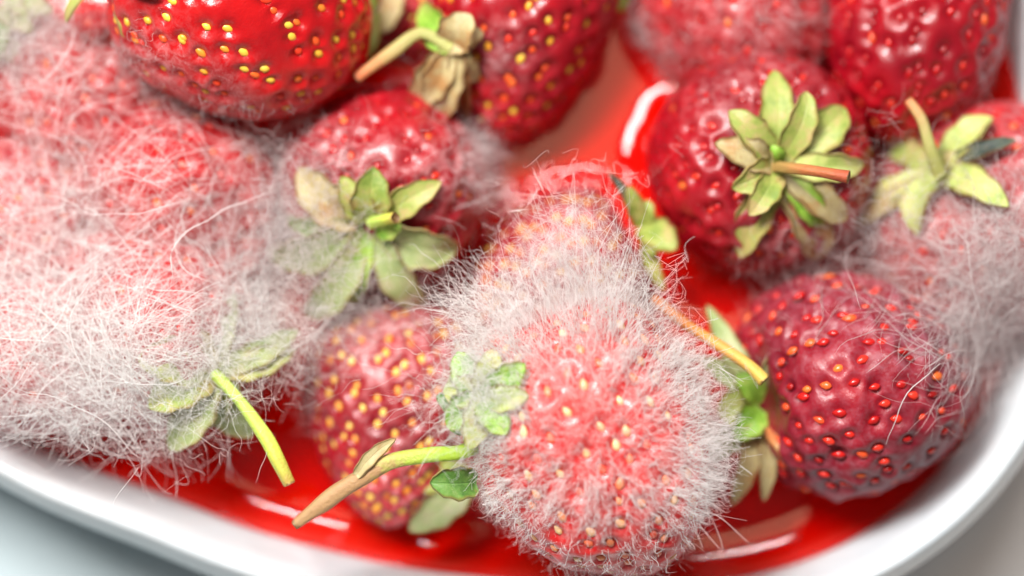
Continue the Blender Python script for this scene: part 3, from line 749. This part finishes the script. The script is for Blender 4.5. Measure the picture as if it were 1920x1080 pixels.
def fur(b, n, wfn, lfn, rad=0.0022, seg=8, comb=(0, 0, 0), spread=0.35, curl=0.25, clump=0.35, nclump=160, mat=MO_WHITE, tangle=0, zmin=-0.1, bead=0.0, bent=None, name='mould', avoid=0.8):
    W, Nn, D = b['W'][:-2], b['N'][:-2], b['D'][:-2]
    x, y = pxy(W)
    # weight vertices by the area they stand for
    ax = (W - np.array(b['loc'])); 
    wgt = wfn(x, y, Nn) * (W[:, 2] > zmin) * np.clip(Nn[:, 2] + 0.75, 0, 1)
    cdir_ = np.array(b['MW'].to_3x3() @ Vector((0, 0, 1)))
    sinp = np.sqrt(np.clip(1 - ((ax / np.linalg.norm(ax, axis=1, keepdims=True)) @ cdir_) ** 2, 0.0004, 1))
    wgt = wgt * sinp
    wgt *= 1 - avoid * np.exp(-(D / 0.085) ** 4)
    wgt = np.clip(wgt, 0, None); wgt /= wgt.sum()
    idx = rng.choice(len(W), n, p=wgt)
    p = W[idx] + rng.normal(0, 0.012, (n, 3)); nn = Nn[idx]
    ln = lfn(x[idx], y[idx], nn) * rng.uniform(0.55, 1.15, n)
    d = nn + np.array(comb) + rng.normal(0, spread, (n, 3)); d /= np.linalg.norm(d, axis=1, keepdims=True)
    if bent is not None: d = bent(x[idx], y[idx], nn, d)
    s_ = np.linspace(0, 1, seg)[None, :, None]
    PT = p[:, None] + d[:, None] * ln[:, None, None] * s_
    # wander
    k1 = rng.normal(size=(n, 1, 3)); k2 = rng.normal(size=(n, 1, 3)); f1 = rng.uniform(2, 5, (n, 1, 1)); f2 = rng.uniform(5, 11, (n, 1, 1)); ph = rng.uniform(0, 6.28, (n, 1, 1))
    PT += curl * ln[:, None, None] * (0.30 * k1 * np.sin(f1 * s_) * s_ + 0.16 * k2 * (np.sin(f2 * s_ + ph) - np.sin(ph)) * s_)
    # clumping
    ci = rng.choice(n, min(nclump, n), replace=False)
    cp = p[ci]; ct = PT[ci, -1]
    own = np.empty(n, int)
    for a in range(0, n, 3000): own[a:a + 3000] = ((p[a:a + 3000, None] - cp[None]) ** 2).sum(2).argmin(1)
    target = ct[own] - PT[:, -1]
    tl = np.linalg.norm(target, axis=1); tl = np.minimum(1, 0.5 * ln / (tl + 1e-6))
    cl = clump * rng.uniform(0.2, 1.3, n)
    PT += (target * (tl * cl)[:, None])[:, None] * s_ ** 1.7
    rad_ = rad * rng.uniform(0.6, 1.5, n)[:, None] * (1 - 0.62 * s_[0, :, 0][None, :] ** 2)
    V, Fq = strands(PT, rad_)
    Fl = [Fq]
    if bead:
        nb2 = int(n * bead); bi = rng.choice(n, nb2)
        pos = PT[bi, rng.integers(seg // 2, seg, nb2)]
        V2, F2 = beads(pos, rng.uniform(0.004, 0.009, nb2))
        Fl.append(F2 + len(V)); V = np.concatenate([V, V2])
    if tangle:
        wt = np.clip(ln - 0.35, 0.02, 1); bi = rng.choice(n, tangle, p=wt / wt.sum())
        st = PT[bi, -1]; a0 = rng.normal(size=(tangle, 3)) * np.array([1, .7, .5]); a0 /= np.linalg.norm(a0, axis=1, keepdims=True)
        L2 = rng.uniform(0.1, 0.42, tangle)[:, None, None]; u = np.linspace(-0.5, 0.5, 9)[None, :, None]
        Q = st[:, None] + a0[:, None] * u * L2 + rng.normal(size=(tangle, 1, 3)) * 0.3 * L2 * np.sin(u * rng.uniform(3, 9, (tangle, 1, 1))) 
        V2, F2 = strands(Q, rad * rng.uniform(0.5, 0.9, (tangle, 1)) * np.ones((1, 9)))
        Fl.append(F2 + len(V)); V = np.concatenate([V, V2])
    me = mesh_np(name, to_local(b, V), Fl, mat)
    o = link(name, me, b['root']); o['kind'] = 'stuff'
    return o

def gs(x, y, cx, cy, sx, sy=None):
    sy = sy or sx
    return np.exp(-((x - cx) / sx) ** 2 - ((y - cy) / sy) ** 2)

#@MOULD
# front berry: long bristles above, tufts to the right, short carpet in the middle
def w9(x, y, n):
    w = 0.9 + 0.9 * gs(x, y, 1085, 600, 130, 60) + 1.3 * gs(x, y, 1290, 640, 90, 120) + 1.3 * gs(x, y, 1320, 870, 60, 130) + 0.9 * gs(x, y, 930, 900, 70, 160) + 1.0 * gs(x, y, 920, 640, 60, 80)
    w *= 1 - 0.75 * gs(x, y, 1080, 830, 110, 60)
    w *= np.where(y > 965, 0.25, 1.0) * np.clip(0.15 + n[:, 2] * 0.9, 0.12, 1.1)
    w *= 0.5 + 0.8 * (np.sin(x * 0.045 + np.sin(y * 0.03) * 2) * np.sin(y * 0.05 + np.sin(x * 0.023) * 2) > 0.05)
    return w
def l9(x, y, n):
    l = 0.15 + 0.22 * np.clip(n[:, 2], 0, 1) + 1.05 * np.exp(-((y - 580) / 80.0) ** 2) * np.exp(-((x - 1085) / 115.0) ** 2)
    l += 0.26 * gs(x, y, 1320, 740, 90, 220) + 0.26 * gs(x, y, 910, 640, 70, 80) 
    l *= np.where(y > 960, 0.6, 1.0)
    return l
def bend9(x, y, n, d):
    k = np.clip((700 - y) / 200, 0, 1)[:, None]
    u = np.stack([(x - 1080) / 600, np.full(len(x), 0.95), np.full(len(x), 0.18)], -1)
    d = d * (1 - 0.6 * k) + 0.6 * k * u
    o = np.stack([(x - 1130) / 130, -(y - 850) / 130, 0 * x], -1); o /= np.linalg.norm(o, axis=1, keepdims=True) + 0.4
    d = d + o * 1.8 * np.clip(n[:, 2] - 0.2, 0, 1)[:, None]
    return d / np.linalg.norm(d, axis=1, keepdims=True)
fur(b9, 3300, w9, l9, 0.0030, 10, (0, 0, 0.0), 0.28, 1.05, 0.5, 190, bead=0.04, bent=bend9, tangle=420)
# fine matted down lying on the flesh
fur(b9, 5200, lambda x, y, n: np.where(y > 985, 0.3, 1.0), lambda x, y, n: 0.21 + 0 * x, 0.0020, 6, (0, 0, 0), 1.5, 0.8, 0.3, 260, avoid=0.9, name='mould_down')

def tuft(b, cx, cy, sx, sy, z, n, length, heading, rad=0.0028, spread=0.9, mat=MO_WHITE, zs=0.12, name='mould'):
    px = rng.normal(cx, sx, n); py = rng.normal(cy, sy, n); zz = z + rng.normal(0, zs, n)
    p = np.array([tuple(P(a, c, e)) for a, c, e in zip(px, py, zz)])
    d = np.array(heading, float)[None] + rng.normal(0, spread, (n, 3)); d /= np.linalg.norm(d, axis=1, keepdims=True)
    ln = length * rng.uniform(0.4, 1.4, n)
    s_ = np.linspace(0, 1, 9)[None, :, None]
    PT = p[:, None] + d[:, None] * ln[:, None, None] * s_ + ln[:, None, None] * (0.22 * rng.normal(size=(n, 1, 3)) * np.sin(rng.uniform(2, 5, (n, 1, 1)) * s_) * s_ + 0.05 * rng.normal(size=(n, 1, 3)) * np.sin(9 * s_))
    V, Fq = strands(PT, rad * rng.uniform(0.5, 1.4, (n, 1)) * (1 - 0.6 * s_[0, :, 0][None] ** 2))
    o = link(name, mesh_np(name, to_local(b, V), Fq, mat), b['root']); o['kind'] = 'stuff'
    return o
tuft(b9, 915, 735, 52, 62, 3.08, 820, 0.42, (-0.8, -0.15, 0.5))
tuft(b9, 912, 590, 34, 36, 2.4, 330, 0.5, (-0.75, 0.45, 0.2), spread=0.5)
tuft(b14, 340, 690, 85, 60, 2.2, 750, 0.5, (0, 0, 0.2), 0.0024)
tuft(b14, 470, 610, 60, 40, 1.95, 420, 0.5, (0, 0, 0.2), 0.0022)
tuft(b14, 520, 640, 50, 40, 1.7, 260, 0.4, (0, 0, 0.2), 0.0024)
tuft(b3, 560, 450, 70, 75, 1.85, 1000, 0.45, (0, 0, 0.2), 0.0024, mat=MO_GREY)
tuft(b18, 40, 50, 70, 50, 1.7, 900, 0.5, (0, 0, 0.2), 0.0026, mat=MO_GREY)
tuft(b7, 1690, 380, 60, 60, 1.9, 260, 0.4, (0, 0, 0.2), 0.0022, mat=MO_GREY)

# ---- web of long threads
def heightfield(keys, x0, x1, y0, y1, step=0.08, floor=0.0, blur=5, tent=False):
    xs = np.arange(x0, x1, step); ys = np.arange(y0, y1, step)
    XX, YY = np.meshgrid(xs, ys, indexing='ij'); H = np.full(XX.shape, floor)
    if tent: H += 0.65 * np.exp(-((XX + 5.0) / 2.2) ** 2 - ((YY + 1.6) / 1.1) ** 2)
    for k in keys:
        W = BERRIES[k]['W']; W = W[W[:, 2] > floor]
        i = ((W[:, 0] - x0) / step).astype(int); j = ((W[:, 1] - y0) / step).astype(int)
        ok = (i >= 0) & (i < len(xs)) & (j >= 0) & (j < len(ys))
        np.maximum.at(H, (i[ok], j[ok]), W[ok, 2])
    raw = H.copy()
    k_ = np.exp(-0.5 * (np.arange(-blur * 2, blur * 2 + 1) / blur) ** 2); k_ /= k_.sum()
    pad = blur * 2
    def bl(A):
        A = np.pad(A, pad, mode='edge')
        A = np.apply_along_axis(lambda v: np.convolve(v, k_, 'valid'), 0, A)
        return np.apply_along_axis(lambda v: np.convolve(v, k_, 'valid'), 1, A)
    S = bl(np.maximum(bl(H), H))
    H = np.maximum(S, raw)
    def f(x, y):
        i = np.clip((x - x0) / step, 0, len(xs) - 1.01); j = np.clip((y - y0) / step, 0, len(ys) - 1.01)
        i0 = i.astype(int); j0 = j.astype(int); a = i - i0; b_ = j - j0
        i1 = np.minimum(i0 + 1, len(xs) - 1); j1 = np.minimum(j0 + 1, len(ys) - 1)
        return H[i0, j0] * (1 - a) * (1 - b_) + H[i1, j0] * a * (1 - b_) + H[i0, j1] * (1 - a) * b_ + H[i1, j1] * a * b_
    return f

def web(HF, blobs, n, length, rad, seg, thick, dens_box, wander=1.2, zjit=0.05, lie=True, heading=None):
    """threads wandering over the height field; blobs = (px,py,sx,sy,weight) at height about 1.5"""
    out = []; need = n
    bx = np.array(blobs, float)
    x0, x1, y0, y1 = dens_box
    pts = []
    mx_ = bx[:, 4].max()
    while need > 0:
        c = np.stack([rng.uniform(x0, x1, 20000), rng.uniform(y0, y1, 20000)], -1)
        w = sum(b_[4] * np.exp(-((c[:, 0] - b_[0]) / b_[2]) ** 2 - ((c[:, 1] - b_[1]) / b_[3]) ** 2) for b_ in bx)
        w = w * (0.55 + 0.9 * (np.sin(c[:, 0] * .031 + 2 * np.sin(c[:, 1] * .017)) * np.sin(c[:, 1] * .037 + 2 * np.sin(c[:, 0] * .021)) > 0))
        ok = c[rng.uniform(0, 1.3 * mx_, 20000) < w]
        pts.append(ok[:need]); need -= len(ok[:need])
    c = np.concatenate(pts)
    # to world near the surface height (the ray is almost vertical)
    zz = np.full(len(c), 1.5)
    for _ in range(3):
        d = np.stack([(c[:, 0] - 960) * F, -(c[:, 1] - 540) * F, -np.ones(len(c))], -1) @ np.array(RC).T
        t = (zz - CAMP.z) / d[:, 2]
        X = np.array(CAMP) + d * t[:, None]
        zz = HF(X[:, 0], X[:, 1]) + thick * 0.5
    ln = length * rng.uniform(0.4, 1.5, n) ** 1.2
    st = ln / (seg - 1)
    a = rng.uniform(0, 6.283, n) if heading is None else rng.normal(heading, 0.8, n)
    cur = rng.normal(0, wander * 0.35, n); jit = rng.normal(0, wander * 2.6, (n, seg))
    q = X[:, :2].copy(); path = []
    for k in range(seg):
        path.append(q.copy())
        a = a + (cur + jit[:, k]) * st
        q = q + np.stack([np.cos(a), np.sin(a)], -1) * st[:, None]
    path = np.stack(path, 1)
    h0 = np.abs(rng.normal(0, thick, n))
    hs = rng.normal(0, 0.25 * thick + 0.02, (n, 1)) * np.linspace(-1, 1, seg)[None, :]
    Z = HF(path[..., 0].ravel(), path[..., 1].ravel()).reshape(n, seg) + h0[:, None] + hs + rng.normal(0, zjit * 0.3, (n, seg)) + 0.03
    PT = np.concatenate([path, Z[..., None]], 2)
    PT[:, 1:-1] = 0.25 * PT[:, :-2] + 0.5 * PT[:, 1:-1] + 0.25 * PT[:, 2:]
    rel = path - np.array([CEN.x, CEN.y]); lim = np.interp(np.arctan2(rel[..., 1], rel[..., 0]), tg, R0) + 0.30
    over = (np.hypot(rel[..., 0], rel[..., 1]) > lim).any(1)
    qx, qy = path[..., 0], path[..., 1]
    over |= ((qy < -1.75 - 0.28 * (qx + 5.6)) & (qx > -5.6) & (qx < 2)).any(1)     # the open juice by the near wall stays clear
    over |= ((qx > -3.1) & (qy < -1.1) & (qx < 2)).any(1)
    PT = PT[~over]; n = len(PT)
    r = rad * rng.lognormal(0, 0.4, n)[:, None] * (1 - 0.8 * np.abs(np.linspace(-1, 1, seg))[None, :] ** 3)
    return strands(PT, r)
def joinvf(lst):
    V = []; Fq = []; o = 0
    for v, f in lst: V.append(v); Fq.append(f + o); o += len(v)
    return np.concatenate(V), Fq

HL = heightfield(['b12', 'b13', 'b14', 'b15', 'b16', 'b18'], -8.5, -1.5, -4, 4.5, floor=1.15, blur=4, tent=True)
blobs = [(110, 675, 170, 75, 3.0), (60, 560, 150, 130, 1.6), (190, 745, 120, 50, 2.4), (290, 770, 70, 35, 1.5), (150, 450, 150, 90, 0.5), (50, 330, 100, 150, 0.5), (300, 560, 150, 110, 0.22),
         (480, 640, 110, 80, 0.8), (400, 420, 120, 120, 0.1), (510, 560, 80, 60, 0.7), (500, 420, 70, 90, 0.5), (380, 740, 80, 50, 0.35), (150, 160, 110, 80, 0.14), (20, 60, 120, 60, 0.7), (500, 290, 100, 60, 0.3)]
box = (-150, 640, -40, 860)
parts = [web(HL, blobs, 1500, 2.3, 0.0026, 24, 0.15, box, 0.9),
         web(HL, blobs, 1200, 1.1, 0.0018, 12, 0.05, box, 2.0),
         web(HL, blobs, 220, 1.8, 0.0034, 22, 0.26, box, 0.8)]
V, Fl = joinvf(parts)
mw = link('mould_web', mesh_np('mould_web', V, Fl, MO_WHITE))
setp(mw, 'long tangled white mould threads spread like cobweb over the strawberries on the left', 'mould', kind='stuff')

# threads hanging from the lower edge of the web towards the tub wall
def hanging(n, a, bpt, z0, z1, drop, rad):
    t = rng.uniform(0, 1, n); s_ = np.linspace(0, 1, 12)[None, :, None]
    A = np.array([tuple(P(a[0] + (bpt[0] - a[0]) * u, a[1] + (bpt[1] - a[1]) * u + rng.normal(0, 12), z0)) for u in t])
    Bp = np.array([tuple(P(a[0] + (bpt[0] - a[0]) * u + rng.normal(0, 55), a[1] + (bpt[1] - a[1]) * u + rng.uniform(0.2, 1) * drop, z1 + rng.uniform(-.3, .5))) for u in t])
    PT = A[:, None] + (Bp - A)[:, None] * s_ + 0.10 * rng.normal(size=(n, 1, 3)) * np.sin(math.pi * s_) + 0.03 * rng.normal(size=(n, 1, 3)) * np.sin(9 * s_)
    return strands(PT, rad * rng.uniform(0.6, 1.3, (n, 1)) * np.ones((1, 12)))
hg = [hanging(150, (-20, 735), (200, 810), 2.2, 1.7, 75, 0.0024), hanging(34, (180, 800), (340, 840), 2.1, 1.7, 70, 0.0026), hanging(10, (200, 820), (330, 850), 2.0, 1.6, 130, 0.003)]
V, Fl = joinvf(hg)
ho = link('mould_threads', mesh_np('mould_threads', V, Fl, MO_WHITE))
setp(ho, 'loose white mould threads hanging off the web down towards the tub wall at the lower left', 'mould', kind='stuff')

# greyer patches elsewhere
def patch(key, n, pts, length, rad=0.0022, mat=MO_GREY, spread=0.9, curl=0.7, seg=7, avoid=0.4, name='mould', clump=0.3, zmin=0.35):
    def w(x, y, nn): return sum(p_[4] * gs(x, y, *p_[:4]) for p_ in pts)
    return fur(BERRIES[key], n, w, lambda x, y, nn: length + 0 * x, rad, seg, (0, 0, 0), spread, curl, clump, 120, mat, zmin=zmin, avoid=avoid, name=name)
patch('b3', 1500, [(900, 290, 60, 70, 1.0), (600, 310, 70, 60, 0.7), (560, 440, 70, 90, 0.9), (680, 520, 110, 60, .5)], 0.42, zmin=0.0)
patch('b7', 1200, [(1640, 440, 70, 60, 0.7), (1860, 560, 90, 130, 1.4), (1900, 380, 80, 90, 0.8), (1780, 600, 60, 80, 1.0), (1760, 330, 120, 90, 0.4)], 0.5)
patch('b8', 700, [(1560, 530, 120, 50, 0.5), (1770, 620, 60, 110, 1.2), (1700, 560, 80, 60, .6), (1440, 580, 60, 60, .5)], 0.22, 0.0017)
patch('b4', 260, [(1500, 480, 110, 70, 1.0), (1590, 430, 60, 60, 1.0)], 0.28, 0.0018)
patch('b6', 500, [(1200, 70, 70, 70, 1.0), (1450, 20, 120, 70, 0.8)], 0.35)
patch('b1', 260, [(250, 130, 50, 60, 1.0), (400, 195, 120, 14, 0.8)], 0.2, 0.0016)
patch('b11', 900, [(640, 610, 90, 50, 1.0), (780, 600, 90, 40, .7), (590, 700, 40, 80, 0.5)], 0.3, 0.0020)
patch('b14', 900, [(380, 670, 140, 90, 1.0), (480, 640, 90, 70, 1.0)], 0.4, 0.0020, MO_WHITE)
patch('b12', 350, [(160, 180, 160, 130, 1.0)], 0.3, 0.0020, MO_WHITE)
patch('b13', 350, [(300, 330, 160, 130, 1.0)], 0.3, 0.0020, MO_WHITE)
HR = heightfield(['b7', 'b8'], 3.5, 8.0, -3.0, 3.0, floor=0.2)
V, Fl = joinvf([web(HR, [(1860, 620, 60, 110, 1.2), (1880, 450, 70, 90, 0.8), (1800, 560, 50, 70, 0.7), (1650, 470, 60, 40, 0.5)], 1300, 0.9, 0.0026, 12, 0.2, (1560, 2000, 300, 800), 1.3)])
o = link('mould_web', mesh_np('mould_web_right', V, Fl, MO_GREY))
setp(o, 'thin grey mould threads strung over the strawberries at the right edge', 'mould', kind='stuff')
